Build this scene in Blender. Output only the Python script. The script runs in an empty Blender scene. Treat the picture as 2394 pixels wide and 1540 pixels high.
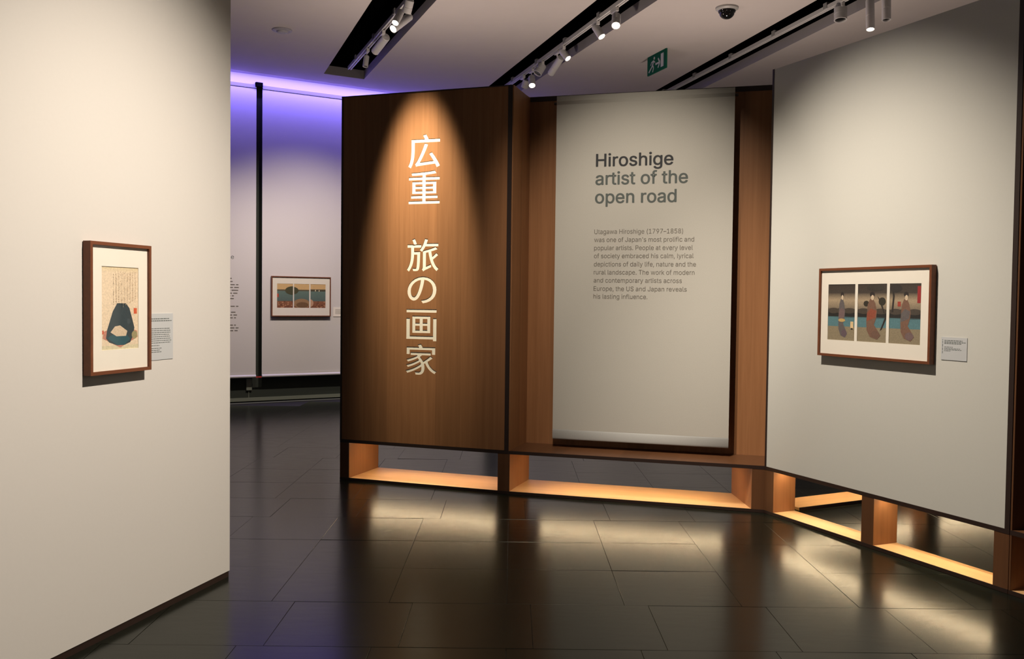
import bpy, bmesh, math, random
from mathutils import Vector, Matrix
from mathutils.geometry import tessellate_polygon
random.seed(7)
SC = bpy.context.scene
COL = SC.collection

# ---------------------------------------------------------------- camera, world, exposure, lights
PITCH, ROLL, FPX = .0325, .0117, 2150.0
fw = Vector((0, math.cos(PITCH), -math.sin(PITCH))); rx = Vector((1, 0, 0)); up = rx.cross(fw)
cx = rx*math.cos(ROLL) + up*math.sin(ROLL); cu = -rx*math.sin(ROLL) + up*math.cos(ROLL)
cam = bpy.data.cameras.new('camera'); camo = bpy.data.objects.new('camera', cam); COL.objects.link(camo)
cam.sensor_fit = 'HORIZONTAL'; cam.sensor_width = 36; cam.lens = 36*FPX/2394; cam.clip_end = 200
m = Matrix.Identity(4)
for i in range(3):
    m[i][0] = cx[i]; m[i][1] = cu[i]; m[i][2] = -fw[i]
m[2][3] = 1.55
camo.matrix_world = m
SC.camera = camo
SC.view_settings.view_transform = 'Standard'; SC.view_settings.look = 'None'
SC.view_settings.gamma = 1; SC.view_settings.exposure = 0; SC.view_settings.use_curve_mapping = False
SC.cycles.use_denoising = True
SC.cycles.max_bounces = 8
w = bpy.data.worlds.new('gallery_dusk'); SC.world = w; w.use_nodes = True
w.node_tree.nodes['Background'].inputs[0].default_value = (.80, .72, .66, 1)
w.node_tree.nodes['Background'].inputs[1].default_value = .105

def spot(name, loc, aim, power, angle, blend=1.0, col=(1, .82, .62), r=.04):
    l = bpy.data.lights.new(name, 'SPOT'); l.energy = power; l.spot_size = math.radians(angle); l.spot_blend = blend
    l.color = col; l.shadow_soft_size = r
    o = bpy.data.objects.new(name, l); COL.objects.link(o); o.location = loc
    o.rotation_euler = (Vector(aim)-Vector(loc)).to_track_quat('-Z', 'Y').to_euler()
    return o
def area(name, mat, sx, sy, power, col):
    l = bpy.data.lights.new(name, 'AREA'); l.shape = 'RECTANGLE'; l.size = sx; l.size_y = sy; l.energy = power; l.color = col
    o = bpy.data.objects.new(name, l); COL.objects.link(o); o.matrix_world = mat
    return o

# plan points of the walls (metres, camera at the origin)
A = (-1.451, 7.790); B = (-.018, 7.284); Cc = (1.873, 6.738); D = (2.683, 4.898)
E_ = (-1.548, 5.047); F_ = (-1.878, 3.879); G = (-4.095, 13.258); H_ = (-2.669, 14.116)
ZB, ZT, ZC = .334, 3.235, 4.74
def frame(P0, P1):                     # x along the wall, y up, z out towards the visitor
    t = Vector((P1[0]-P0[0], P1[1]-P0[1])).normalized()
    M = Matrix.Identity(4)
    M[0][0], M[1][0] = t.x, t.y
    M[0][1], M[1][1], M[2][1] = 0, 0, 1
    M[0][2], M[1][2], M[2][2] = t.y, -t.x, 0
    M[0][3], M[1][3] = P0
    return M
MAB = frame(A, B); MBC = frame(B, Cc); MCD = frame(Cc, D)
tl = (Vector(E_)-Vector(F_)).normalized(); ML = frame(E_, (E_[0]+tl.x, E_[1]+tl.y))
MG = frame(G, H_)
def W(M, x, y, z): return M @ Vector((x, y, z))

WARM = (1, .87, .72)
spot('picture_light', W(ML, -.95, 4.6, 2.9), W(ML, -.97, .7, 0), 1250, 61, 1, WARM)
spot('picture_light', W(MCD, .95, 4.6, 2.3), W(MCD, .95, .2, 0), 980, 66, 1, WARM)
spot('title_light', W(MAB, .74, 4.6, .80), W(MAB, .74, 2.2, 0), 1750, 24, 1, (1, .89, .68), .05)
spot('banner_light', W(MBC, .98, 4.65, 2.8), W(MBC, .98, 1.7, -.3), 700, 43, 1, WARM, .03)
spot('far_picture_light', W(MG, 1.0, 4.5, 2.6), W(MG, 1.1, .3, 0), 480, 88, 1, (1, .84, .74))
spot('far_text_light', W(MG, -.3, 4.5, 2.6), W(MG, -.3, .5, 0), 150, 75, 1, (1, .84, .74))
for fx in (3.4, 5.4, 7.4, 9.4):  # unseen spots, added to brighten the far wall mirrored in the floor
    spot('far_wall_fill', W(MG, fx, 4.5, 2.0), W(MG, fx, 1.3, 0), 330, 60, 1, (1, .86, .76))
for ux, uy in ((-1.0, 9.6), (2.2, 9.9), (4.4, 8.2)):     # unseen fill spots behind the partitions, added to brighten the ceiling
    spot('ceiling_fill', (ux, uy, 2.3), (ux, uy, 5), 160, 165, 1, (1, .83, .72), .15)
Ml = MG @ Matrix.Translation((1.0, ZC-.02, .30)) @ Matrix.Rotation(math.radians(-72), 4, 'X')
area('cove_light', Ml, 9.0, .05, 120, (.22, .16, 1))

# ---------------------------------------------------------------- materials
def new_mat(name):
    mt = bpy.data.materials.new(name); mt.use_nodes = True
    nt = mt.node_tree; return mt, nt, nt.nodes['Principled BSDF']
def plain(name, col, rough=.6, metal=0, emit=None, estr=0, noise=.0, scale=40, spec=.5, bump=0):
    mt, nt, b = new_mat(name)
    b.inputs['Roughness'].default_value = rough; b.inputs['Metallic'].default_value = metal
    b.inputs['Base Color'].default_value = (*col, 1); b.inputs['Specular IOR Level'].default_value = spec
    if noise or bump:
        tc = nt.nodes.new('ShaderNodeTexCoord'); n = nt.nodes.new('ShaderNodeTexNoise')
        n.inputs['Scale'].default_value = scale; n.inputs['Detail'].default_value = 4
        nt.links.new(tc.outputs['Object'], n.inputs['Vector'])
        if noise:
            r = nt.nodes.new('ShaderNodeMix'); r.data_type = 'RGBA'
            r.inputs[6].default_value = (*[c*(1-noise) for c in col], 1); r.inputs[7].default_value = (*[min(1, c*(1+noise)) for c in col], 1)
            nt.links.new(n.outputs['Fac'], r.inputs[0]); nt.links.new(r.outputs[2], b.inputs['Base Color'])
        if bump:
            bp = nt.nodes.new('ShaderNodeBump'); bp.inputs['Strength'].default_value = bump; bp.inputs['Distance'].default_value = .002
            nt.links.new(n.outputs['Fac'], bp.inputs['Height']); nt.links.new(bp.outputs[0], b.inputs['Normal'])
    if emit:
        b.inputs['Emission Color'].default_value = (*emit, 1); b.inputs['Emission Strength'].default_value = estr
    return mt
def wood(name, c1, c2, axis='Y', rough=.42, leaf=.22, seed=0):
    mt, nt, b = new_mat(name); L = nt.links
    tc = nt.nodes.new('ShaderNodeTexCoord')
    mp = nt.nodes.new('ShaderNodeMapping'); mp.inputs['Location'].default_value = (seed, seed*.7, 0)
    mp.inputs['Scale'].default_value = {'Y': (34, 1.1, 34), 'X': (1.1, 34, 34), 'Z': (34, 34, 1.1)}[axis]
    L.new(tc.outputs['Object'], mp.inputs['Vector'])
    n = nt.nodes.new('ShaderNodeTexNoise'); n.inputs['Scale'].default_value = 1; n.inputs['Detail'].default_value = 7; n.inputs['Roughness'].default_value = .62
    n.inputs['Distortion'].default_value = .4
    L.new(mp.outputs[0], n.inputs['Vector'])
    # veneer leaves, each a shade of its own
    sp = nt.nodes.new('ShaderNodeSeparateXYZ'); L.new(tc.outputs['Object'], sp.inputs[0])
    dv = nt.nodes.new('ShaderNodeMath'); dv.operation = 'DIVIDE'; dv.inputs[1].default_value = leaf
    L.new(sp.outputs['X' if axis != 'X' else 'Y'], dv.inputs[0])
    fl = nt.nodes.new('ShaderNodeMath'); fl.operation = 'FLOOR'; L.new(dv.outputs[0], fl.inputs[0])
    wn = nt.nodes.new('ShaderNodeTexWhiteNoise'); wn.noise_dimensions = '1D'; L.new(fl.outputs[0], wn.inputs['W'])
    rmp = nt.nodes.new('ShaderNodeMix'); rmp.data_type = 'RGBA'
    rmp.inputs[6].default_value = (*c1, 1); rmp.inputs[7].default_value = (*c2, 1)
    L.new(n.outputs['Fac'], rmp.inputs[0])
    hs = nt.nodes.new('ShaderNodeHueSaturation')
    mr = nt.nodes.new('ShaderNodeMapRange'); mr.inputs[3].default_value = .88; mr.inputs[4].default_value = 1.12
    L.new(wn.outputs['Value'], mr.inputs[0]); L.new(mr.outputs[0], hs.inputs['Value'])
    L.new(rmp.outputs[2], hs.inputs['Color']); L.new(hs.outputs[0], b.inputs['Base Color'])
    b.inputs['Roughness'].default_value = rough
    b.inputs['Specular IOR Level'].default_value = .3
    bp = nt.nodes.new('ShaderNodeBump'); bp.inputs['Strength'].default_value = .12; bp.inputs['Distance'].default_value = .001
    L.new(n.outputs['Fac'], bp.inputs['Height']); L.new(bp.outputs[0], b.inputs['Normal'])
    return mt

PAINT = plain('white_paint', (.61, .59, .565), .75, noise=.015, scale=60, bump=.08)
PAINT_R = plain('warm_white_paint', (.56, .56, .525), .75, noise=.015, scale=60, bump=.08)
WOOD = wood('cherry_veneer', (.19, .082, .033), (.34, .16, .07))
WOODX = wood('lit_cherry_veneer_lying', (.52, .30, .13), (.74, .46, .22), 'X', leaf=.3, seed=3)  # paler copy of the veneer, glow of the strips put into its colour
WOODD = wood('shaded_cherry_veneer', (.085, .036, .016), (.14, .062, .027), seed=9)  # darker copy of the veneer, shade put into its colour
EDGE = plain('dark_stained_edge', (.022, .010, .007), .5)
CREAM = plain('cream_board', (.82, .76, .64), .7)
LINEN = plain('banner_linen', (.44, .425, .385), .85, noise=.07, scale=160, bump=.15)
LINEN_L = plain('banner_hem_linen', (.47, .48, .47), .85, noise=.05, scale=160, bump=.15)
INK = plain('black_print', (.028, .03, .034), .8)
INKG = plain('grey_print', (.085, .10, .095), .8)
INKB = plain('brown_grey_print', (.13, .115, .095), .8)
CEIL = plain('ceiling_plaster', (.50, .45, .42), .9, noise=.03, scale=5)
BLACK = plain('black_void', (.002, .002, .002), 1, spec=0)
REVEAL = plain('grey_reveal', (.30, .28, .27), .8)
TRACKW = plain('white_metal', (.62, .60, .58), .45, spec=.4)
TRACKG = plain('grey_metal', (.33, .32, .31), .45)
GREEN = plain('dark_green_wall', (.020, .026, .018), .8, noise=.06, scale=8)
GREYB = plain('grey_green_skirting', (.16, .18, .14), .6)
SCRIM = plain('white_scrim', (.62, .60, .58), .85, noise=.02, scale=60)
RED = plain('red_strap', (.45, .03, .025), .6)
FRAMEW = wood('walnut_frame', (.10, .032, .016), (.20, .07, .03), 'X', leaf=5)
MAT = plain('ivory_mount', (.80, .76, .68), .85)
LABEL = plain('pale_label', (.50, .52, .54), .5)
LED = plain('led_strip', (.9, .7, .5), .5, emit=(1, .80, .50), estr=50)
LENS = plain('lit_lens', (1, 1, 1), .3, emit=(1, .90, .72), estr=22)
DARKLENS = plain('dark_lens', (.01, .01, .01), .2)
SIGNG = plain('exit_green', (.010, .085, .05), .9, spec=.05)
SIGNW = plain('exit_white', (.42, .44, .42), .5)
DOME = plain('smoked_dome', (.008, .008, .008), .08)
def glass_mat():
    mt = bpy.data.materials.new('picture_glass'); mt.use_nodes = True; nt = mt.node_tree; nt.nodes.clear()
    o = nt.nodes.new('ShaderNodeOutputMaterial'); mx = nt.nodes.new('ShaderNodeMixShader'); t = nt.nodes.new('ShaderNodeBsdfTransparent')
    g = nt.nodes.new('ShaderNodeBsdfGlossy'); g.inputs['Roughness'].default_value = .05; mx.inputs[0].default_value = .025
    nt.links.new(t.outputs[0], mx.inputs[1]); nt.links.new(g.outputs[0], mx.inputs[2]); nt.links.new(mx.outputs[0], o.inputs[0])
    return mt
GLASS = glass_mat()
def floor_mat():
    mt, nt, b = new_mat('dark_slate'); L = nt.links
    tc = nt.nodes.new('ShaderNodeTexCoord'); n = nt.nodes.new('ShaderNodeTexNoise'); n.inputs['Scale'].default_value = 3.5; n.inputs['Detail'].default_value = 6
    L.new(tc.outputs['Object'], n.inputs['Vector'])
    oi = nt.nodes.new('ShaderNodeObjectInfo')
    mx = nt.nodes.new('ShaderNodeMix'); mx.data_type = 'RGBA'; mx.inputs[6].default_value = (.005, .006, .0042, 1); mx.inputs[7].default_value = (.009, .0102, .0074, 1)
    L.new(n.outputs['Fac'], mx.inputs[0]); L.new(mx.outputs[2], b.inputs['Base Color'])
    n2 = nt.nodes.new('ShaderNodeTexNoise'); n2.inputs['Scale'].default_value = 14; n2.inputs['Detail'].default_value = 5
    mp = nt.nodes.new('ShaderNodeMapping'); mp.inputs['Scale'].default_value = (.35, 1.5, 1); L.new(tc.outputs['Object'], mp.inputs[0]); L.new(mp.outputs[0], n2.inputs['Vector'])
    mr = nt.nodes.new('ShaderNodeMapRange'); mr.inputs[3].default_value = .17; mr.inputs[4].default_value = .25
    L.new(n2.outputs['Fac'], mr.inputs[0]); L.new(mr.outputs[0], b.inputs['Roughness'])
    bp = nt.nodes.new('ShaderNodeBump'); bp.inputs['Strength'].default_value = .25; bp.inputs['Distance'].default_value = .0015
    L.new(n2.outputs['Fac'], bp.inputs['Height']); L.new(bp.outputs[0], b.inputs['Normal'])
    b.inputs['Specular IOR Level'].default_value = .20; b.inputs['Specular Tint'].default_value = (.93, 1, .84, 1)
    return mt
SLATE = floor_mat()
def vcol_mat():
    mt, nt, b = new_mat('colour_print'); a = nt.nodes.new('ShaderNodeVertexColor'); a.layer_name = 'Col'
    tc = nt.nodes.new('ShaderNodeTexCoord'); n = nt.nodes.new('ShaderNodeTexNoise'); n.inputs['Scale'].default_value = 120; n.inputs['Detail'].default_value = 3
    nt.links.new(tc.outputs['Object'], n.inputs['Vector'])
    mr = nt.nodes.new('ShaderNodeMapRange'); mr.inputs[3].default_value = .7; mr.inputs[4].default_value = 1.3; nt.links.new(n.outputs['Fac'], mr.inputs[0])
    mx = nt.nodes.new('ShaderNodeVectorMath'); mx.operation = 'SCALE'
    nt.links.new(a.outputs['Color'], mx.inputs[0]); nt.links.new(mr.outputs[0], mx.inputs['Scale'])
    nt.links.new(mx.outputs[0], b.inputs['Base Color']); b.inputs['Roughness'].default_value = .85
    return mt
PRINT = vcol_mat()

# ---------------------------------------------------------------- helpers
def empty(name, M, label=None, cat=None, group=None, kind=None):
    o = bpy.data.objects.new(name, None); COL.objects.link(o); o.matrix_world = M; o.empty_display_size = .1
    tag(o, label, cat, group, kind); return o
def tag(o, label=None, cat=None, group=None, kind=None):
    if label: o['label'] = label
    if cat: o['category'] = cat
    if group: o['group'] = group
    if kind: o['kind'] = kind
    return o
def link(name, me, mat, parent=None, M=None):
    o = bpy.data.objects.new(name, me); COL.objects.link(o)
    if mat is not None and not me.materials: me.materials.append(mat)
    if parent is not None: o.parent = parent
    if M is not None:
        if parent is not None: o.matrix_local = M
        else: o.matrix_world = M
    return o
def bm_obj(name, bm, mat, parent=None, M=None, smooth=False, bevel=0):
    if bevel:
        bmesh.ops.bevel(bm, geom=list(bm.edges), offset=bevel, segments=1, affect='EDGES')
    me = bpy.data.meshes.new(name); bmesh.ops.recalc_face_normals(bm, faces=bm.faces); bm.to_mesh(me); bm.free()
    if smooth:
        for p in me.polygons: p.use_smooth = True
    return link(name, me, mat, parent, M)
def add_box(bm, a, b):
    vs = [bm.verts.new((x, y, z)) for x in (a[0], b[0]) for y in (a[1], b[1]) for z in (a[2], b[2])]
    for f in ((0, 1, 3, 2), (4, 6, 7, 5), (0, 4, 5, 1), (2, 3, 7, 6), (0, 2, 6, 4), (1, 5, 7, 3)):
        bm.faces.new([vs[i] for i in f])
def box(name, a, b, mat, parent=None, M=None, bevel=0):
    bm = bmesh.new(); add_box(bm, a, b); return bm_obj(name, bm, mat, parent, M, bevel=bevel)
def boxes(name, L, mat, parent=None, M=None):
    bm = bmesh.new()
    for a, b in L: add_box(bm, a, b)
    return bm_obj(name, bm, mat, parent, M)
def prism(name, pts, z0, z1, mat, parent=None, M=None, vertical=True):
    """plan polygon pts (x, z out) extruded in y"""
    bm = bmesh.new()
    lo = [bm.verts.new((x, z0, z)) for x, z in pts]; hi = [bm.verts.new((x, z1, z)) for x, z in pts]
    n = len(pts); bm.faces.new(lo); bm.faces.new(hi[::-1])
    for i in range(n): bm.faces.new((lo[i], lo[(i+1) % n], hi[(i+1) % n], hi[i]))
    return bm_obj(name, bm, mat, parent, M)
def lathe_bm(bm, prof, n=24, M=Matrix.Identity(4)):
    rings = []
    for r, z in prof:
        if r < 1e-6: rings.append([bm.verts.new(M @ Vector((0, 0, z)))])
        else: rings.append([bm.verts.new(M @ Vector((r*math.cos(2*math.pi*i/n), r*math.sin(2*math.pi*i/n), z))) for i in range(n)])
    for p, q in zip(rings, rings[1:]):
        for i in range(n):
            j = (i+1) % n
            if len(p) == 1 and len(q) == 1: continue
            if len(p) == 1: bm.faces.new((p[0], q[j], q[i]))
            elif len(q) == 1: bm.faces.new((p[i], p[j], q[0]))
            else: bm.faces.new((p[i], p[j], q[j], q[i]))

# text ----------------------------------------------------------
_fc = bpy.data.curves.new('lettering', 'FONT'); _fo = bpy.data.objects.new('lettering', _fc); COL.objects.link(_fo)
_gc = bpy.data.curves.new('glyphs', 'FONT'); _go = bpy.data.objects.new('glyphs', _gc); COL.objects.link(_go)
try:
    _fc.font = bpy.data.fonts.load(bpy.utils.system_resource('DATAFILES', path='fonts') + '/Inter.woff2')   # Blender's own bundled sans serif
except Exception:
    pass
def outlines(o, c, s):
    c.body = s; c.size = 1
    dg = bpy.context.evaluated_depsgraph_get(); dg.update()
    ev = o.evaluated_get(dg); k = ev.to_curve(dg)
    out = [[(tuple(p.handle_left[:2]), tuple(p.co[:2]), tuple(p.handle_right[:2])) for p in sp.bezier_points] for sp in k.splines]
    ev.to_curve_clear(); return out
def curve_mesh(loops, fx, offset=0, extrude=0, rect=None, res=5):
    cur = bpy.data.curves.new('outline', 'CURVE'); cur.dimensions = '2D'; cur.fill_mode = 'BOTH'; cur.extrude = extrude; cur.resolution_u = res; cur.offset = offset
    if rect:
        sp = cur.splines.new('POLY'); sp.points.add(3); sp.use_cyclic_u = True
        for p, (x, y) in zip(sp.points, rect): p.co = (x, y, 0, 1)
    for s in loops:
        b = cur.splines.new('BEZIER'); b.bezier_points.add(len(s)-1); b.use_cyclic_u = True
        for bp_, (hl, co, hr) in zip(b.bezier_points, s):
            bp_.handle_left_type = bp_.handle_right_type = 'FREE'
            bp_.co = fx(co); bp_.handle_left = fx(hl); bp_.handle_right = fx(hr)
    tmp = bpy.data.objects.new('outline', cur); COL.objects.link(tmp)
    dg = bpy.context.evaluated_depsgraph_get(); dg.update()
    me = bpy.data.meshes.new_from_object(tmp.evaluated_get(dg)); bpy.data.objects.remove(tmp); me.materials.clear()
    return me
E_T = outlines(_fo, _fc, 'e'); CAP = max(p[1][1] for l in outlines(_fo, _fc, 'H') for p in l)
def fix_e(l):
    """the bundled font draws its e as one loop that crosses itself: split it into outline and counter"""
    if len(E_T) != 1 or len(E_T[0]) != 32 or len(l) != 32: return [l]
    dx = l[0][1][0]-E_T[0][0][1][0]
    if any(abs(p[1][0]-q[1][0]-dx) > 2e-3 or abs(p[1][1]-q[1][1]) > 2e-3 for p, q in zip(l, E_T[0])): return [l]
    xi, yb, yt = l[21][1][0]+.001, l[12][1][1], l[13][1][1]
    c = lambda x, y: ((x, y), (x, y), (x, y))
    corner = lambda i, x, y, side: ((x, y), (x, y), (x, y))
    outer = l[:12]+[((xi, yb), (xi, yb), (xi, yb-.03))]+l[23:]
    inner = [c(l[16][1][0]+.0095, yt)]+l[16:21]+[((xi, yt+.03), (xi, yt), (xi, yt))]
    return [outer, inner]
def text_mesh(s, x0, x1, base, cap, z, offset=0.0):
    L = [q for l in outlines(_fo, _fc, s) for q in fix_e(l)]
    xs = [p[1][0] for l in L for p in l]; a, b = min(xs), max(xs); sx = (x1-x0)/(b-a); sy = cap/CAP
    me = curve_mesh(L, lambda v: (x0+(v[0]-a)*sx, base+v[1]*sy, 0))
    for v in me.vertices: v.co.z += z
    if offset:                    # heavier weight: the same letters laid over themselves a hair apart
        vs = [tuple(v.co) for v in me.vertices]; fs = [tuple(p.vertices) for p in me.polygons]; V, Fa = [], []
        for k, (dx, dy) in enumerate(((0, 0), (offset, 0), (-offset, 0), (0, offset*.7), (0, -offset*.7), (offset*.7, offset*.5), (-offset*.7, offset*.5), (offset*.7, -offset*.5), (-offset*.7, -offset*.5))):
            n = len(V); V += [(x+dx, y+dy, zz+k*.00004) for x, y, zz in vs]; Fa += [tuple(i+n for i in f) for f in fs]
        me = bpy.data.meshes.new('lettering'); me.from_pydata(V, [], Fa)
    return me
def glyph_splines(ch): return outlines(_go, _gc, ch)

# ---------------------------------------------------------------- floor
XMIN, XMAX, YMIN = -9.0, 9.0, -5.0
def far_y(x): return G[1] + (x-G[0])*(H_[1]-G[1])/(H_[0]-G[0])
bm = bmesh.new()
pts = [(XMIN, YMIN), (XMAX, YMIN), (XMAX, far_y(XMAX)), (XMIN, far_y(XMIN))]
lo = [bm.verts.new((x, y, -.10)) for x, y in pts]; hi = [bm.verts.new((x, y, -.012)) for x, y in pts]
bm.faces.new(lo); bm.faces.new(hi[::-1])
for i in range(4): bm.faces.new((lo[i], lo[(i+1) % 4], hi[(i+1) % 4], hi[i]))
floor = tag(bm_obj('floor', bm, plain('tile_grout', (.012, .012, .010), .7)), 'dark slate tiled gallery floor', kind='structure')
T = .6
def tile_mesh():
    bm = bmesh.new(); g = .0007
    add_box(bm, (g-T/2, g-T/2, -.012), (T/2-g, T/2-g, 0))
    me = bpy.data.meshes.new('tile'); bmesh.ops.recalc_face_normals(bm, faces=bm.faces)
    bmesh.ops.bevel(bm, geom=[e for e in bm.edges if all(v.co.z > -.001 for v in e.verts)], offset=.0008, segments=1, affect='EDGES')
    bm.to_mesh(me); bm.free(); me.materials.append(SLATE); return me
tm = tile_mesh(); rest = bmesh.new(); ntile = 0
for r in range(-7, 30):
    y0 = 4.64 + T*r; sh = {0: .0, 1: 0, 2: .0, 3: .12}.get(r % 4, 0)
    for c in range(-17, 15):
        x0 = .59+sh + T*c; xc, yc = x0+T/2, y0+T/2
        if xc-T/2 < XMIN or xc+T/2 > XMAX or yc-T/2 < YMIN or yc+T/2 > far_y(x0)-.02: continue
        inview = 3.4 < yc < 9.5 and abs(xc) < .56*yc+.5 and not (xc < -1.55 and yc < 5.0) and not (xc > 2.8 and yc < 6.5)
        if inview and ntile < 300:
            o = bpy.data.objects.new('tile', tm); COL.objects.link(o); o.parent = floor
            o.location = (xc, yc, random.uniform(-.0006, .0004))
            o.rotation_euler = (random.uniform(-.0016, .0016), random.uniform(-.0016, .0016), 0); ntile += 1
        else:
            g = .0007; add_box(rest, (x0+g, y0+g, -.012), (x0+T-g, y0+T-g, 0))
tag(bm_obj('tile', rest, SLATE, floor), kind='stuff')

# ---------------------------------------------------------------- ceiling with three lighting slots
def lx(x0, y0, k, y): return x0 + k*(y-y0)
SL = []
for (xl, yl, kl, xr, yr, kr, far) in (
        (-1.54, 9.965, -.3634, -.848, 9.94, -.3768, ((-2.728, 13.234), (-2.204, 13.539))),
        (.859, 9.879, -.3115, 1.50, 9.868, -.3260, ((-.587, 14.52), (-.11, 14.80))),
        (3.172, 9.796, -.2427, 3.833, 9.772, -.250, ((1.69, 15.89), (2.224, 16.21)))):
    yn = 2.0
    SL.append([far[0], far[1], (lx(xr, yr, kr, yn), yn), (lx(xl, yl, kl, yn), yn)])
outer = [Vector((x, y, 0)) for x, y in [(XMIN, YMIN), (XMAX, YMIN), (XMAX, far_y(XMAX)), (XMIN, far_y(XMIN))]]
loops = [outer] + [[Vector((x, y, 0)) for x, y in s] for s in SL]
tris = tessellate_polygon(loops); allp = [p for l in loops for p in l]
bm = bmesh.new(); vb = [bm.verts.new((p.x, p.y, ZC)) for p in allp]; vt = [bm.verts.new((p.x, p.y, ZC+.12)) for p in allp]
for t in tris:
    try: bm.faces.new([vb[i] for i in t]); bm.faces.new([vt[i] for i in reversed(t)])
    except ValueError: pass
ceiling = tag(bm_obj('ceiling', bm, CEIL), 'plastered gallery ceiling with three dark lighting slots', kind='structure')
for s in SL:
    bm = bmesh.new(); n = 4; t = .012
    cxs = sum(p[0] for p in s)/4; cys = sum(p[1] for p in s)/4
    ins = []
    for i in range(4):
        p = Vector((s[i][0], s[i][1])); e1 = (Vector(s[(i+1) % 4])-p).normalized(); e2 = (Vector(s[i-1])-p).normalized()
        ins.append(p+(e1+e2)*t*-0 )
    lo = [bm.verts.new((p.x, p.y, ZC-.001)) for p in ins]; hi = [bm.verts.new((p.x, p.y, ZC+.125)) for p in ins]
    for i in range(4): bm.faces.new((lo[i], lo[(i+1) % 4], hi[(i+1) % 4], hi[i]))
    bmesh.ops.solidify(bm, geom=list(bm.faces), thickness=-.012) if False else None
    bm_obj('slot_reveal', bm, REVEAL, ceiling)
    # the dark void over the slot
    bm = bmesh.new(); out = []
    for i in range(4):
        p = Vector((s[i][0], s[i][1])); e1 = (Vector(s[(i+1) % 4])-p).normalized(); e2 = (Vector(s[i-1])-p).normalized()
        out.append(p-(e1+e2)*.35)
    lo = [bm.verts.new((p.x, p.y, ZC+.122)) for p in out]; hi = [bm.verts.new((p.x, p.y, ZC+.8)) for p in out]
    for i in range(4): bm.faces.new((lo[i], lo[(i+1) % 4], hi[(i+1) % 4], hi[i]))
    bm.faces.new(hi)
    bm_obj('slot_void', bm, BLACK, ceiling)

# ---------------------------------------------------------------- far wall
wl = tag(box('wall_far', (-6, 0, -.2), (16, ZC, 0), GREEN, None, MG), 'dark green far wall of the gallery', kind='structure')
tag(box('wall_far_reflector', (4.6, .1, .0), (16, 4.6, .09), SCRIM, None, MG), 'unseen pale part of the far wall, added to reflect in the floor', kind='structure')  # added pale face, there for its reflection under the partitions
tag(box('baseboard_far', (-6, .022, 0), (16, .072, .02), GREYB, None, MG), 'grey green skirting at the foot of the far wall', kind='structure')
tag(box('trim_1', (-6, 4.60, 0), (16, ZC, .10), SCRIM, None, MG), 'white pelmet above the hanging screens on the far wall', kind='structure')
def scrim(x0, x1, label, text):
    e = empty('hanging_screen', MG @ Matrix.Translation((x0, .37, .10)), label, 'screen', 'white screens hung on the dark green far wall')
    wd = x1-x0
    box('cloth', (0, .07, -.004), (wd, 4.18, 0), SCRIM, e)
    bm = bmesh.new(); lathe_bm(bm, [(0, 0), (.022, 0), (.022, wd), (0, wd)], 12, Matrix.Translation((0, .022, 0)) @ Matrix.Rotation(math.pi/2, 4, 'Y'))
    hem = bm_obj('bottom_tube', bm, SCRIM, e, smooth=False)
    box('hem', (0, .0, -.006), (wd, .075, .003), SCRIM, e)
    box('top_rail', (0, 4.18, -.014), (wd, 4.225, .012), TRACKG, e)
    return e
sc1 = scrim(-2.6, .372, 'white hanging screen printed with text, left of the dark gap', True)
sc2 = scrim(.460, 4.2, 'white hanging screen behind the small framed landscape', False)
link('heading_text', text_mesh('he', -.035+2.6, .055+2.6, 2.085-.37, .062, .0008), INKG, sc1)
bm = bmesh.new(); rr = random.Random(3)
ends = [(1.80, .055), (1.755, .055), (1.71, .12), (1.67, .125), (1.63, .125), (1.588, .11), (1.55, .055), (1.51, .055), (1.40, .12), (1.355, .0), (1.315, .10), (1.275, .10), (1.235, .085), (1.13, .085), (1.09, .13), (1.05, .11)]
for y, xe in ends:
    x = -.9
    while x < xe-.01:
        x1 = min(x+rr.uniform(.03, .10), xe)
        if x1-x > .012: add_box(bm, (x+2.6, y-.37, 0), (x1+2.6, y-.37+.014, .0006))
        x = x1+.018
o = tag(bm_obj('body_text', bm, INKB, sc1), kind='stuff')
box('bracket', (.372-.02+2.6-.0, 4.20, -.01), (.452+2.6, 4.26, .05), BLACK, sc1)
box('strap', (2.6+.345, .0, .004), (2.6+.40, .02, .009), RED, sc1)
box('strap', (2.6+.405, .0, .004), (2.6+.456, .02, .009), RED, sc1)
e = empty('cable_box', MG @ Matrix.Translation((.257, .18, 0)), 'small grey cable cover on the dark green wall under the screens', 'cable cover')
box('cover', (0, 0, 0), (.082, .17, .025), GREYB, e, bevel=.003)
box('cable', (.036, -.11, 0), (.044, .0, .006), GREYB, e)

# ---------------------------------------------------------------- framed prints
def srgb(r, g, b):
    f = lambda c: (c/255/12.92) if c/255 <= .04045 else ((c/255+.055)/1.055)**2.4
    return (f(r), f(g), f(b))
def painted(name, x0, y0, x1, y1, z, shapes, parent):
    """flat print: rectangles / polygons in unit coordinates, each with its own printed ink colour"""
    vs, fs, cols = [], [], []
    for i, (col, pts) in enumerate(shapes):
        pts = [(min(1, max(0, a)), min(1, max(0, b))) for a, b in pts]
        k = len(vs)
        for a, b in pts: vs.append((x0+(x1-x0)*a, y0+(y1-y0)*b, z+i*.00006))
        fs.append(list(range(k, k+len(pts))))
        cc = col if isinstance(col, list) else [col]*len(pts)
        cols += cc
    me = bpy.data.meshes.new(name); me.from_pydata(vs, [], fs); at = me.color_attributes.new('Col', 'FLOAT_COLOR', 'POINT')
    for i, c in enumerate(cols): at.data[i].color = (*c, 1)
    return link(name, me, PRINT, parent)
def rect(a, b, c, d): return [(a, b), (c, b), (c, d), (a, d)]
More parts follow.
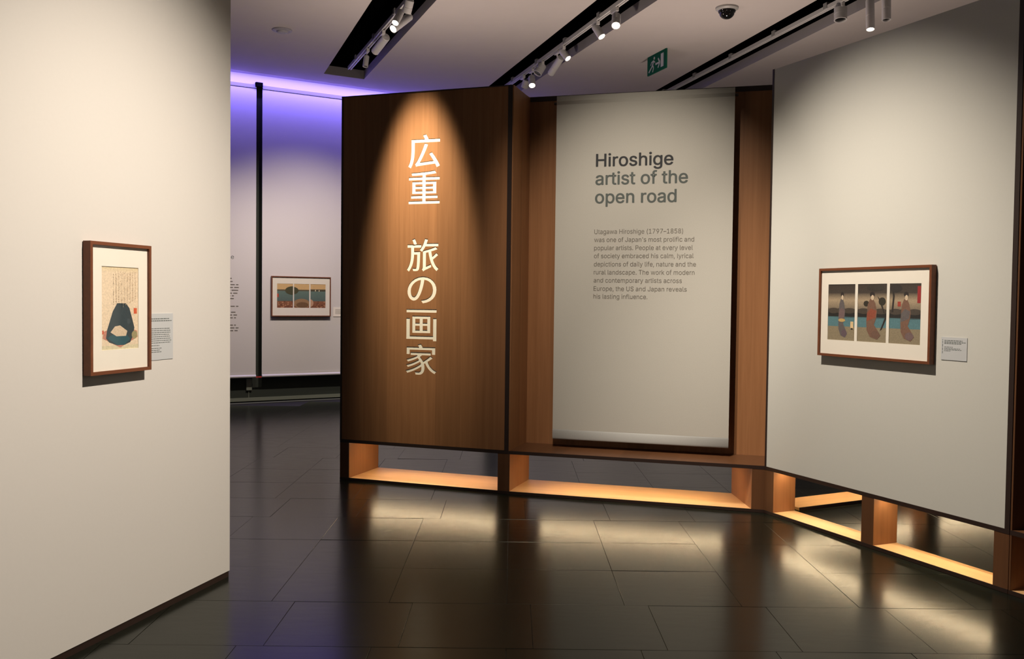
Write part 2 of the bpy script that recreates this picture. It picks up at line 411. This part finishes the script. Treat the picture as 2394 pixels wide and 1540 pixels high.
def ell(cx_, cy_, rx_, ry_, n=20, a0=0, a1=360): return [(cx_+rx_*math.cos(math.radians(a0+(a1-a0)*i/n)), cy_+ry_*math.sin(math.radians(a0+(a1-a0)*i/n))) for i in range(n+(1 if a1-a0 < 360 else 0))]
def vgrad(a, b, c, d, lo_, hi_): return ([lo_, lo_, hi_, hi_], rect(a, b, c, d))

def framed(M, wd, ht, depth, rail, label, opens, group='framed prints on the gallery walls'):
    """M at the lower left corner on the wall"""
    e = empty('framed_print', M, label, 'picture', group)
    bm = bmesh.new()
    O = [(0, 0), (wd, 0), (wd, ht), (0, ht)]; I = [(rail, rail), (wd-rail, rail), (wd-rail, ht-rail), (rail, ht-rail)]
    def ring(pts, z): return [bm.verts.new((x, y, z)) for x, y in pts]
    ob, of_, if_, ib = ring(O, .004), ring(O, depth), ring(I, depth), ring(I, depth-.012)
    for i in range(4):
        j = (i+1) % 4
        for p, q in ((ob, of_), (of_, if_), (if_, ib)): bm.faces.new((p[i], p[j], q[j], q[i]))
    bm.faces.new(ob)
    bm_obj('frame', bm, FRAMEW, e)
    # mount with window(s): strips around the openings
    z = depth-.012
    xs = sorted({rail-.004, wd-rail+.004, *[v for o_ in opens for v in (o_[0], o_[2])]}); yl, yh = opens[0][1], opens[0][3]
    L = [((xs[0], rail-.004, z-.004), (xs[-1], yl, z)), ((xs[0], yh, z-.004), (xs[-1], ht-rail+.004, z))]
    prev = xs[0]
    for o_ in opens: L.append(((prev, yl, z-.004), (o_[0], yh, z))); prev = o_[2]
    L.append(((prev, yl, z-.004), (xs[-1], yh, z)))
    boxes('mount', L, MAT, e)
    box('glass', (rail-.003, rail-.003, depth-.007), (wd-rail+.003, ht-rail+.003, depth-.005), GLASS, e)
    return e, z-.003
# left: tall print
fl, zp = framed(ML @ Matrix.Translation((-1.123, 1.199, 0)), .403, .583, .042, .015, 'tall walnut framed print of a dark mound on cream paper, on the left wall', [(.083, .106, .325, .477)])
cr, cr2 = srgb(222, 203, 176), srgb(212, 196, 156)
shp = [(cr, rect(0, 0, 1, 1)), ([cr, cr, cr2, cr2], rect(0, .93, 1, 1)), (srgb(205, 196, 165), rect(0, 0, 1, .05))]
shp += [(srgb(186, 128, 108), [(.03, .14), (.5, .02), (.99, .14), (.97, .22), (.5, .3), (.06, .22)])]
shp += [(srgb(48, 62, 68), [(.12, .14), (.2, .09), (.42, .05), (.62, .05), (.78, .08), (.86, .16), (.9, .26), (.82, .4), (.76, .5), (.66, .56), (.42, .56), (.3, .46), (.22, .34), (.15, .24)])]
shp += [(srgb(42, 82, 92), [(.16, .14), (.42, .05), (.62, .05), (.78, .12), (.7, .17), (.45, .2), (.25, .17)])]
shp += [(srgb(206, 186, 160), [(.24, .21), (.4, .16), (.66, .16), (.7, .22), (.5, .29), (.36, .28)])]
shp += [(srgb(60, 74, 80), ell(.74, .34, .05, .035)), (srgb(206, 92, 58), rect(.88, .43, .97, .50)), (srgb(196, 88, 60), rect(.02, .19, .06, .235))]
shp += [(srgb(150, 142, 104), ell(.9, .17, .08, .05))]
rr = random.Random(5)
for k in range(9):           # soft vertical speckled bands, no writing
    x = .92-.075*k
    y = .95-.01*rr.random(); yend = .62-.02*k if k < 6 else .58
    while y > yend:
        h = rr.uniform(.004, .011)
        shp.append((srgb(176, 152, 120) if k < 6 else srgb(150, 128, 100), rect(x-.008*rr.random(), y-h, x+.012*rr.random()+.004, y))); y -= h+rr.uniform(.006, .014)
painted('print_sheet', .083, .106, .325, .477, zp, shp, fl)
# right: triptych
fr, zp = framed(MCD @ Matrix.Translation((.567, 1.200, 0)), .925, .582, .042, .016, 'walnut framed triptych with dusky night bands and upright shapes, on the right wall', [(.079, .109, .319, .475), (.342, .109, .582, .475), (.604, .109, .843, .475)])
dk, tp, hd, wt, gd = srgb(60, 52, 46), srgb(166, 148, 122), srgb(36, 34, 32), srgb(84, 122, 130), srgb(138, 126, 102)
def night(fig):
    s = [(gd, rect(0, 0, 1, .28)), (wt, rect(0, .25, 1, .42)), vgrad(0, .42, 1, .56, hd, hd), vgrad(0, .56, 1, .72, srgb(120, 108, 92), tp), vgrad(0, .72, 1, .84, tp, srgb(84, 74, 64)), vgrad(0, .84, 1, 1, srgb(66, 58, 52), dk)]
    s += [([hd, hd, wt, wt, wt], [(0, .43), (1, .43), (1, .405), (.5, .395), (0, .415)])]
    s += [(srgb(70, 62, 54), ell(.2+.3*i, .53, .22, .05)) for i in range(3)]
    return s+fig
mauve, brown, redb, greyb = srgb(112, 92, 92), srgb(118, 88, 72), srgb(140, 74, 54), srgb(96, 90, 90)
def shape(cx_, col1, col2, col3, w_=.16):      # generic upright bottle-like silhouette in three printed tones
    return [(col1, [(cx_-w_*.3, .09), (cx_+w_*1.0, .05), (cx_+w_*1.6, .12), (cx_+w_*1.1, .2), (cx_+w_*.4, .3), (cx_+w_*.8, .42), (cx_+w_*.9, .52), (cx_+w_*.6, .66), (cx_+w_*.2, .74), (cx_-w_*.4, .74), (cx_-w_*.8, .64), (cx_-w_*.9, .5), (cx_-w_, .36), (cx_-w_*.9, .2)]),
            (col2, [(cx_-w_*.9, .36), (cx_+w_*.6, .42), (cx_+w_*.8, .54), (cx_-w_*.2, .58), (cx_-w_*.9, .5)]),
            (col3, ell(cx_+w_*.7, .13, w_*.8, .065)),
            (srgb(44, 38, 36), ell(cx_, .82, w_*.45, .045)), (srgb(206, 186, 160), ell(cx_+w_*.05, .765, w_*.27, .045))]
painted('print_sheet', .079, .109, .319, .475, zp, night(shape(.52, greyb, mauve, srgb(98, 82, 90), .13)+[(srgb(190, 160, 100), ell(.52, .36, .13, .03)), (srgb(214, 186, 140), rect(.84, .22, .95, .34)), (srgb(40, 36, 32), rect(.86, .2, .93, .225))]), fr)
tree = [(srgb(40, 34, 30), [(.78, .2), (.84, .22), (1, .42), (1, .5), (.92, .4)]), (srgb(46, 40, 36), [(.9, .5), (.94, .5), (.8, .72), (.66, .8), (.7, .76)]), (srgb(48, 44, 34), ell(.84, .7, .12, .07)), (srgb(48, 44, 34), ell(.3, .66, .1, .05)), (srgb(54, 50, 44), ell(.6, .93, .3, .06))]
painted('print_sheet', .342, .109, .582, .475, zp, night(tree+shape(.5, brown, redb, srgb(110, 84, 70), .19)), fr)
painted('print_sheet', .604, .109, .843, .475, zp, night([(srgb(46, 40, 36), [(.06, .52), (.12, .52), (.16, .8), (.1, .98), (.05, .98), (.1, .78)]), (srgb(48, 44, 42), ell(.2, .92, .2, .07))]+shape(.53, brown, greyb, mauve, .17)+[(srgb(160, 62, 50), rect(.26, .62, .36, .7)), (srgb(150, 44, 44), rect(.88, .68, .985, .955))]), fr)
# far: small triptych landscape
ff, zp = framed(MG @ Matrix.Translation((.588, 1.262, .104)), .902, .592, .042, .014, 'small framed triptych of a green dome over blue water, on the far screen', [(.085, .129, .323, .483), (.339, .129, .571, .483), (.589, .129, .823, .483)])
sky, wat, fg = srgb(206, 172, 122), srgb(98, 122, 116), srgb(140, 92, 66)
def land(extra):
    return [vgrad(0, 0, 1, .3, srgb(124, 76, 52), fg), vgrad(0, .28, 1, .74, srgb(84, 102, 98), wat), (sky, rect(0, .74, 1, 1)), (srgb(92, 84, 66), rect(0, .70, 1, .76))] + \
        [(srgb(176, 128, 96) if i % 2 else srgb(108, 66, 48), ell(rr.random(), rr.random()*.26, .05, .03, 8)) for i in range(26)] + extra
painted('print_sheet', .085, .129, .323, .483, zp, land([(srgb(72, 72, 50), ell(1.0, .72, .5, .18)), (srgb(186, 70, 50), rect(0, .44, .1, .58))]), ff)
painted('print_sheet', .339, .129, .571, .483, zp, land([(srgb(72, 72, 50), ell(-.12, .72, .42, .16)), (srgb(150, 118, 84), ell(.5, .18, .55, .2)), (srgb(112, 84, 56), ell(.55, .12, .4, .12))]), ff)
painted('print_sheet', .589, .129, .823, .483, zp, land([(srgb(78, 72, 56), rect(0, .70, 1, .78)), (srgb(226, 210, 180), rect(.3, .7, .36, .76)), (srgb(226, 210, 180), rect(.55, .69, .6, .75)), (srgb(190, 150, 120), ell(0, .2, .2, .16))]), ff)

def wall_label(M, wd, ht, title_rows, rows, label, side=True):
    e = empty('wall_label', M, label, 'label', 'printed labels beside the framed prints')
    box('card', (0, 0, 0), (wd, ht, .0025), LABEL, e)
    bm = bmesh.new(); rr = random.Random(int(wd*1000))
    def row(y, x0, x1, h):
        x = x0
        while x < x1-.003:
            b = min(x+rr.uniform(.006, .02), x1); add_box(bm, (x, y, .0025), (b, y+h, .0028)); x = b+.003
    for y, x1 in title_rows: row(y, .022, x1, .0042)
    for y, x1 in rows: row(y, .022, x1, .003)
    if side:
        y = ht*.28
        while y < ht*.88:
            b = y+rr.uniform(.008, .02); add_box(bm, (.008, y, .0025), (.0115, min(b, ht*.9), .0028)); y = b+.004
    tag(bm_obj('label_text', bm, INKG, e), kind='stuff')
wall_label(ML @ Matrix.Translation((-.690, 1.238, 0)), .186, .225, [(.197, .155), (.187, .175)], [(.150-.0098*i, [.16, .165, .165, .155, .165, .168, .172, .165][i]) for i in range(8)]+[(.068, .08), (.055, .1), (.046, .085), (.037, .1)], 'tall pale text label beside the print on the left wall')
wall_label(MCD @ Matrix.Translation((1.538, 1.232, 0)), .175, .131, [(.110, .145), (.101, .165), (.093, .14)], [(.073, .08), (.065, .13), (.058, .14), (.051, .07)], 'small pale text label to the right of the triptych')
e = empty('wall_label', MG @ Matrix.Translation((1.545, 1.262, .104)), 'white label card beside the small framed landscape on the far screen', 'label', 'printed labels beside the framed prints')
box('card', (0, 0, 0), (.2, .14, .003), MAT, e)
boxes('label_text', [((.03, .10-.02*i, .003), (.15-.01*i, .106-.02*i, .0034)) for i in range(4)], INKB, e)

# ---------------------------------------------------------------- left wall
tag(box('wall_left', (-9.5, .034, -.16), (0, 3.35, 0), PAINT, None, ML), 'pale grey partition wall at the left', kind='structure')
tag(box('baseboard_left', (-9.5, 0, -.15), (-.004, .034, -.004), EDGE, None, ML), 'dark recessed skirting under the left wall', kind='structure')

# ---------------------------------------------------------------- wooden partitions
BD = .53     # depth of the open base
def base(e, x0, x1, posts, depth, opens, x0b=None, x1b=None):
    """open base frame: sill, posts, soffit, led strips.  posts: list of plan polygons"""
    x0b = x0 if x0b is None else x0b; x1b = x1 if x1b is None else x1b
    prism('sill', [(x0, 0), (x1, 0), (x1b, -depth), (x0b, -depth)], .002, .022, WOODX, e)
    box('edge_strip', (x0, .001, -.002), (x1, .0235, .0035), EDGE, e)
    for pl_ in posts:
        po = prism('post', pl_, .022, .322, WOOD, e)
        box('shade_face', (pl_[0][0], .022, -.001), (pl_[1][0], .322, .002), WOODD, po)  # added dark facing, painted shade on the post front
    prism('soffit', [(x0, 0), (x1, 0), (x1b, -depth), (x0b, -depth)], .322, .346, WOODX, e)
    box('edge_strip', (x0, .3215, -.002), (x1, .347, .0035), EDGE, e)
    prism('shelf', [(x0+.003, -.004), (x1-.003, -.004), (x1b-.003, -depth+.004), (x0b+.003, -depth+.004)], .346, .3475, WOODD, e)
    for a, b in opens:
        box('light_strip', (a, .316, -depth*.40-.009), (b, .3215, -depth*.40+.009), LED, e)
# --- left: solid cabinet with cut-out lettering
LAB = (Vector(B)-Vector(A)).length
e = empty('wooden_partition', MAB, 'cherry wood partition with large cream cut-out Japanese characters', 'partition', 'wooden partitions on open lit bases')
base(e, 0, LAB, [[(0, 0), (.087, 0), (.087, -BD), (0, -BD)], [(1.432, 0), (LAB, 0), (LAB, -BD), (1.432, -BD)]], BD, [(.2, 1.33)])
box('body', (.004, .346, -BD), (LAB-.004, ZT-.004, -.030), WOOD, e)
box('edge_strip', (-.0015, .34, -.03), (.014, ZT, .003), EDGE, e)
box('edge_strip', (LAB-.034, .34, -.03), (LAB+.001, ZT, .003), EDGE, e)
box('edge_strip', (0, ZT-.006, -.03), (LAB, ZT+.002, .003), EDGE, e)
allg = []
GLY = [('広', .622, .899, 2.619, 2.884), ('重', .628, .900, 2.326, 2.589), ('旅', .616, .897, 1.775, 2.037), ('の', .624, .879, 1.514, 1.728), ('画', .617, .882, 1.206, 1.460), ('家', .614, .886, .927, 1.176)]
for ch, x0, x1, y0, y1 in GLY:
    ss = glyph_splines(ch)
    xs = [p[1][0] for s in ss for p in s]; ys = [p[1][1] for s in ss for p in s]
    fx = lambda v: (x0+(v[0]-min(xs))*(x1-x0)/(max(xs)-min(xs)), y0+(v[1]-min(ys))*(y1-y0)/(max(ys)-min(ys)))
    allg += [[tuple(fx(q) for q in p) for p in l] for l in ss]
me = curve_mesh(allg, lambda v: (v[0], v[1], 0), -.003, .0007, ((.010, .346), (LAB-.03, .346), (LAB-.03, ZT-.002), (.010, ZT-.002)), 6)
for v in me.vertices: v.co.z -= .0007
link('front_panel', me, WOOD, e)
for ch, x0, x1, y0, y1 in GLY:
    o = box('character_inlay', (x0-.015, y0-.015, -.029), (x1+.015, y1+.015, -.0018), CREAM, e); o['label'] = 'cream character seen through the cut-out wood'

# --- centre: recessed alcove with the banner
LBC = (Vector(Cc)-Vector(B)).length; AD = .46
e = empty('wooden_partition', MBC, 'cherry wood alcove partition that holds the large text banner', 'partition', 'wooden partitions on open lit bases')
base(e, 0, LBC, [[(0, 0), (.012, 0), (.012, -BD), (-.03, -BD)], [(1.878, 0), (LBC, 0), (LBC+.12, -.12), (LBC+.12, -BD), (1.71, -BD)]], BD, [(.22, 1.66)], x1b=LBC+.12)
box('back_panel', (.012, .346, -BD), (LBC+.10, ZT-.016, -AD), WOOD, e)
box('edge_strip', (.012, ZT-.04, -BD), (LBC+.10, ZT, -AD+.004), EDGE, e)
box('side_panel', (.002, .346, -BD), (.012, ZT, 0), WOOD, e)
# --- right: white panel on a slim base
LCD = (Vector(D)-Vector(Cc)).length; RD = .20
e = empty('white_partition', MCD, 'white display panel on a slim lit wooden base, right of the banner', 'partition', 'wooden partitions on open lit bases')
base(e, 0, LCD, [[(0, 0), (.102, 0), (.102, -RD), (.1, -RD), (.0, -.1)], [(.957, 0), (1.058, 0), (1.058, -RD), (.957, -RD)], [(1.918, 0), (LCD, 0), (LCD, -RD), (1.918, -RD)]], RD, [(.13, .93), (1.085, 1.89)])
box('panel', (.018, .347, -.18), (LCD-.03, ZT+.004, -.001), PAINT_R, e)
box('edge_strip', (.0, .340, -.19), (.018, ZT+.006, .002), EDGE, e)
box('edge_strip', (LCD-.03, .340, -.19), (LCD, ZT+.006, .002), EDGE, e)
# --- beyond the right panel: the next recessed bay, seen edge-on
MD = frame(D, (D[0]+MCD[0][0], D[1]+MCD[1][0]))
e = empty('wooden_partition', MD @ Matrix.Translation((.004, 0, 0)), 'cherry wood alcove with painted shade, cut by the right edge of the photograph', 'partition', 'wooden partitions on open lit bases')
base(e, 0, 1.9, [[(0, 0), (.01, 0), (.01, -BD), (0, -BD)], [(1.8, 0), (1.9, 0), (1.9, -BD), (1.8, -BD)]], BD, [])
box('back_panel', (0, .346, -BD), (1.9, ZT, -AD), WOODD, e)  # shade of the bay is painted in by the darker veneer copy
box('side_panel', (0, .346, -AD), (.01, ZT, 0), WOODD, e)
# --- unit behind, seen through the right-hand base
P0 = (2.16, 6.82); P1 = (P0[0]+.89, P0[1]+.455)
e = empty('wooden_partition', frame(P0, P1), 'wooden partition behind, its lit sill seen under the white panel', 'partition', 'wooden partitions on open lit bases')
base(e, 0, 3.2, [[(1.40, 0), (1.56, 0), (1.56, -.28), (1.40, -.28)], [(3.05, 0), (3.2, 0), (3.2, -.28), (3.05, -.28)]], .28, [(.1, 1.35), (1.6, 3.0)])
box('body', (0, .346, -.28), (3.2, ZT-.05, 0), WOOD, e)

# ---------------------------------------------------------------- banner
BO = -.36
e = empty('banner', MBC @ Matrix.Translation((.0168, .0127, -.30)) @ Matrix.Diagonal((.9936, .9932, .9934, 1)), 'tall grey linen exhibition banner hanging in the wooden alcove', 'banner')
x0, x1, y0, y1 = .272, 1.684, .487, 3.205
cloth = box('cloth', (x0, y0, -.002), (x1, y1, 0), LINEN, e)
def pocket(name, yc, r, mat):
    bm = bmesh.new(); L = x1-x0
    prof = []
    ring0 = []; ring1 = []
    for k in range(16):
        a = 2*math.pi*k/16; ring0.append(bm.verts.new((x0, yc+r*math.sin(a), .16*r*math.cos(a)-.003))); ring1.append(bm.verts.new((x1, yc+r*math.sin(a), .16*r*math.cos(a)-.003)))
    for k in range(16): bm.faces.new((ring0[k], ring0[(k+1) % 16], ring1[(k+1) % 16], ring1[k]))
    bm.faces.new(ring0); bm.faces.new(ring1[::-1]); return bm_obj(name, bm, mat, e, smooth=True)
pocket('bottom_hem', .448, .042, LINEN_L)
pocket('top_fold', 3.15, .024, LINEN)
bm = bmesh.new(); lathe_bm(bm, [(0, 0), (.011, 0), (.011, x1-x0+.05), (0, x1-x0+.05)], 12, Matrix.Translation((x0-.025, 3.15, -.02)) @ Matrix.Rotation(math.pi/2, 4, 'Y'))
bm_obj('hanging_rod', bm, EDGE, e)
box('wall_hook', (.5, 3.14, -.098), (.53, 3.16, -.02), EDGE, e); box('wall_hook', (1.42, 3.14, -.098), (1.45, 3.16, -.02), EDGE, e)
for s, a, b, y, mt_ in (('Hiroshige', .605, 1.218, 2.626, INK), ('artist of the', .603, 1.334, 2.480, INKG), ('open road', .602, 1.248, 2.332, INKG)):
    link('heading_line', text_mesh(s, a, b, y, .100, .0012, .0028), mt_, cloth)
for s, b, y in (('Utagawa Hiroshige (1797–1858)', 1.306, 2.085), ("was one of Japan's most prolific and", 1.393, 2.020), ('popular artists. People at every level', 1.383, 1.955),
                ('of society embraced his calm, lyrical', 1.391, 1.890), ('depictions of daily life, nature and the', 1.410, 1.824), ('rural landscape. The work of modern', 1.400, 1.759),
                ('and contemporary artists across', 1.303, 1.694), ('Europe, the US and Japan reveals', 1.342, 1.627), ('his lasting influence.', 1.034, 1.564)):
    link('text_line', text_mesh(s, .598, b, y, .0365, .0012), INKB, cloth)
bpy.data.objects.remove(_fo); bpy.data.objects.remove(_go)

# ---------------------------------------------------------------- ceiling fittings
TR = {1: ((-2.363, 13.239), (-1.157, 10.138)), 2: ((-.03, 13.927), (1.198, 10.053)), 3: ((2.873, 12.576), (3.548, 9.969))}
tdir = {}
for k, (p, q) in TR.items():
    p, q = Vector(p), Vector(q); t = (q-p).normalized(); tdir[k] = t
    if k == 2: p = p-t*.5
    if k == 3: p = p-t*2.6
    M = Matrix.Identity(4); M[0][0], M[1][0] = t.x, t.y; M[0][1], M[1][1] = -t.y, t.x; M[0][3], M[1][3], M[2][3] = p.x, p.y, 4.80
    e = empty('lighting_track', M, ['', 'white lighting track in the left ceiling slot', 'white lighting track in the middle ceiling slot', 'white lighting track in the right ceiling slot'][k], 'track', 'lighting tracks in the ceiling slots')
    Ln = (p.y-2.3)/-t.y
    boxes('rail', [((0, -.026, 0), (Ln, -.010, .045)), ((0, .010, 0), (Ln, .026, .045)), ((0, -.010, .022), (Ln, .010, .045))], TRACKW, e)
    for i in range(int(Ln/1.1)): box('suspension_clip', (.5+1.1*i, -.034, .01), (.57+1.1*i, .034, .075), TRACKG, e)
def fitting(k, top, bot, r, label, lit=False, toward=.0, L=None, glow=LENS, kind=0):
    """cylinder head from top to bot on track k"""
    top, bot = Vector(top), Vector(bot)
    ax = (bot-top); ax += Vector((0, -toward, 0)); Ln = ax.length if L is None else L; ax.normalize()
    q = ax.to_track_quat('Z', 'Y').to_matrix().to_4x4(); M = Matrix.Translation(top) @ q
    P, Q = TR[k]; t = tdir[k]; rel = Vector((top.x, top.y))-Vector(P); s = rel.dot(t); foot = Vector(P)+t*s
    e = empty('track_spotlight', Matrix.Translation((foot.x, foot.y, 4.80)), label, 'spotlight', 'spotlights hung from the ceiling tracks')
    inv = e.matrix_world.inverted()
    bm = bmesh.new(); lathe_bm(bm, [(0, -.004), (r*.9, 0), (r, .008), (r, Ln*.55), (r*.96, Ln*.55+.002), (r*.96, Ln*.58), (r, Ln*.58+.002), (r, Ln), (r*.86, Ln), (r*.84, Ln-.018)], 28)
    lb = bm_obj('lamp_body', bm, TRACKW, e, inv @ M, smooth=False)
    bm = bmesh.new(); lathe_bm(bm, [(0, Ln-.012), (r*.85, Ln-.014)], 28)
    bm_obj('lens', bm, glow if lit else DARKLENS, lb)
    a = math.atan2(t.y, t.x)
    box('adapter', (-.07, -.02, -.045), (.07, .02, -.001), TRACKW, e, Matrix.Rotation(a, 4, 'Z'), bevel=.003)
    # arm from the adapter to the head
    mid = inv @ (top+ax*Ln*.35); st = Vector((0, 0, -.04)); dv = mid-st
    if dv.length > .02:
        bm = bmesh.new(); lathe_bm(bm, [(0, 0), (.009, 0), (.009, dv.length), (0, dv.length)], 10, Matrix.Translation(st) @ dv.to_track_quat('Z', 'Y').to_matrix().to_4x4())
        bm_obj('arm', bm, TRACKW, e)
    return e
fitting(1, (-1.946, 12.15, 4.713), (-1.957, 12.12, 4.567), 0.036, 'short unlit white spotlight nearest the far end of the left slot', lit=False)
fitting(1, (-1.579, 11.35, 4.74), (-1.754, 11.62, 4.635), 0.052, 'long unlit spotlight lying along the left track, aimed away', lit=False)
fitting(1, (-1.21, 10.62, 4.771), (-1.373, 10.42, 4.566), 0.047, 'white spotlight in the left slot, the lower of its two lit lenses', lit=True)
fitting(1, (-1.262, 10.22, 4.7), (-1.311, 10.12, 4.544), 0.04, 'white spotlight in the left slot with a round lit lens facing out', lit=True)
fitting(1, (-1.13, 9.9, 4.725), (-1.17, 9.95, 4.6), 0.05, 'unlit white spotlight at the top of the left slot', lit=False)
fitting(2, (1.123, 10.36, 4.725), (1.107, 10.25, 4.582), 0.05, 'white spotlight in the middle slot with the largest lit lens', lit=True)
fitting(2, (0.928, 10.86, 4.755), (1.005, 10.8, 4.615), 0.046, 'second spotlight down the middle track, lit and tilted right', lit=True)
fitting(2, (0.595, 11.92, 4.753), (0.676, 11.86, 4.635), 0.044, 'third spotlight down the middle track, small lit lens tilted right', lit=True)
fitting(2, (0.6, 12.12, 4.715), (0.478, 12.38, 4.573), 0.046, 'unlit spotlight lying diagonally in the middle of the track cluster', lit=False)
fitting(2, (0.373, 12.7, 4.762), (0.304, 12.66, 4.636), 0.062, 'wide unlit spotlight above the glaring one in the middle slot', lit=False)
fitting(2, (0.236, 13.1, 4.694), (0.242, 13.0, 4.551), 0.048, 'glaring spotlight just above the wooden alcove corner', lit=True)
fitting(2, (0.175, 13.5, 4.745), (0.14, 13.55, 4.646), 0.055, 'unlit spotlight at the far end of the middle slot', lit=False)
fitting(3, (3.528, 10.1, 4.759), (3.524, 10.08, 4.62), 0.068, 'stout unlit spotlight on the right track, left of the long one', lit=False)
fitting(3, (3.663, 9.62, 4.689), (3.648, 9.55, 4.366), 0.043, 'long white spotlight on the right track with a lit lens', lit=True)
fitting(3, (3.728, 9.36, 4.66), (3.722, 9.33, 4.397), 0.044, 'unlit cylinder spotlight on the right track, right of the long one', lit=False)

# dome camera, smoke detector, exit sign
e = empty('security_camera', Matrix.Translation((2.29, 10.08, ZC)), 'black dome security camera on the ceiling', 'camera')
bm = bmesh.new(); lathe_bm(bm, [(.125, 0), (.122, -.018), (.098, -.034), (.0, -.036)], 40); bm_obj('mounting_ring', bm, plain('dome_base_grey', (.34, .33, .31), .5), e, smooth=False)
bm = bmesh.new(); lathe_bm(bm, [(.094, -.034), (.09, -.052)]+[(.083*math.cos(a), -.052-.072*math.sin(a)) for a in [math.radians(v) for v in range(0, 91, 10)]], 40); bm_obj('dome', bm, DOME, e, smooth=True)
e = empty('smoke_detector', Matrix.Translation((-2.79, 11.11, ZC)), 'flat round smoke detector on the ceiling at the left', 'detector')
bm = bmesh.new(); lathe_bm(bm, [(.118, 0), (.118, -.010), (.10, -.018), (.0, -.019)], 40); bm_obj('detector_base', bm, plain('detector_grey', (.32, .30, .33), .6), e)
bm = bmesh.new(); lathe_bm(bm, [(.07, -.018), (.062, -.034), (.04, -.040), (0, -.041)], 32); bm_obj('sensor_cap', bm, plain('detector_cap', (.36, .34, .36), .6), e)
SG0, SG1 = Vector((1.736, 12.173)), Vector((1.90, 11.697)); sl = (SG1-SG0).length
e = empty('exit_sign', frame(tuple(SG0), tuple(SG1)) @ Matrix.Translation((0, 4.497, 0)), 'green emergency exit sign with running figure, hung from the ceiling', 'sign')
board = box('board', (0, 0, -.02), (sl, .243, 0), SIGNG, e)
def bar(bm, x0, y0, x1, y1, w_):
    d = Vector((x1-x0, y1-y0)); n = Vector((-d.y, d.x)).normalized()*w_/2
    f = [bm.verts.new((x, y, .001)) for x, y in ((x0+n.x, y0+n.y), (x0-n.x, y0-n.y), (x1-n.x, y1-n.y), (x1+n.x, y1+n.y))]; bm.faces.new(f)
bm = bmesh.new(); k = sl
bmesh.ops.create_circle(bm, cap_ends=True, radius=.019, segments=16, matrix=Matrix.Translation((.19*k/.5, .190, .001)))
for a in ((.175, .165, .145, .105, .030), (.145, .105, .105, .075, .022), (.105, .075, .045, .035, .022), (.150, .105, .175, .070, .022), (.175, .070, .150, .020, .020), (.165, .160, .115, .150, .016), (.115, .150, .095, .115, .016), (.175, .160, .215, .130, .016)):
    bar(bm, *a)
bm_obj('running_figure', bm, SIGNW, board)
bm = bmesh.new()
for a in ((.225, .105, .335, .105, .024), (.345, .105, .295, .165, .024), (.345, .105, .295, .045, .024)): bar(bm, *a)
bm_obj('arrow', bm, SIGNW, board)
bm = bmesh.new(); bar(bm, .405, .035, .405, .205, .075); bm_obj('door_symbol', bm, SIGNW, board)
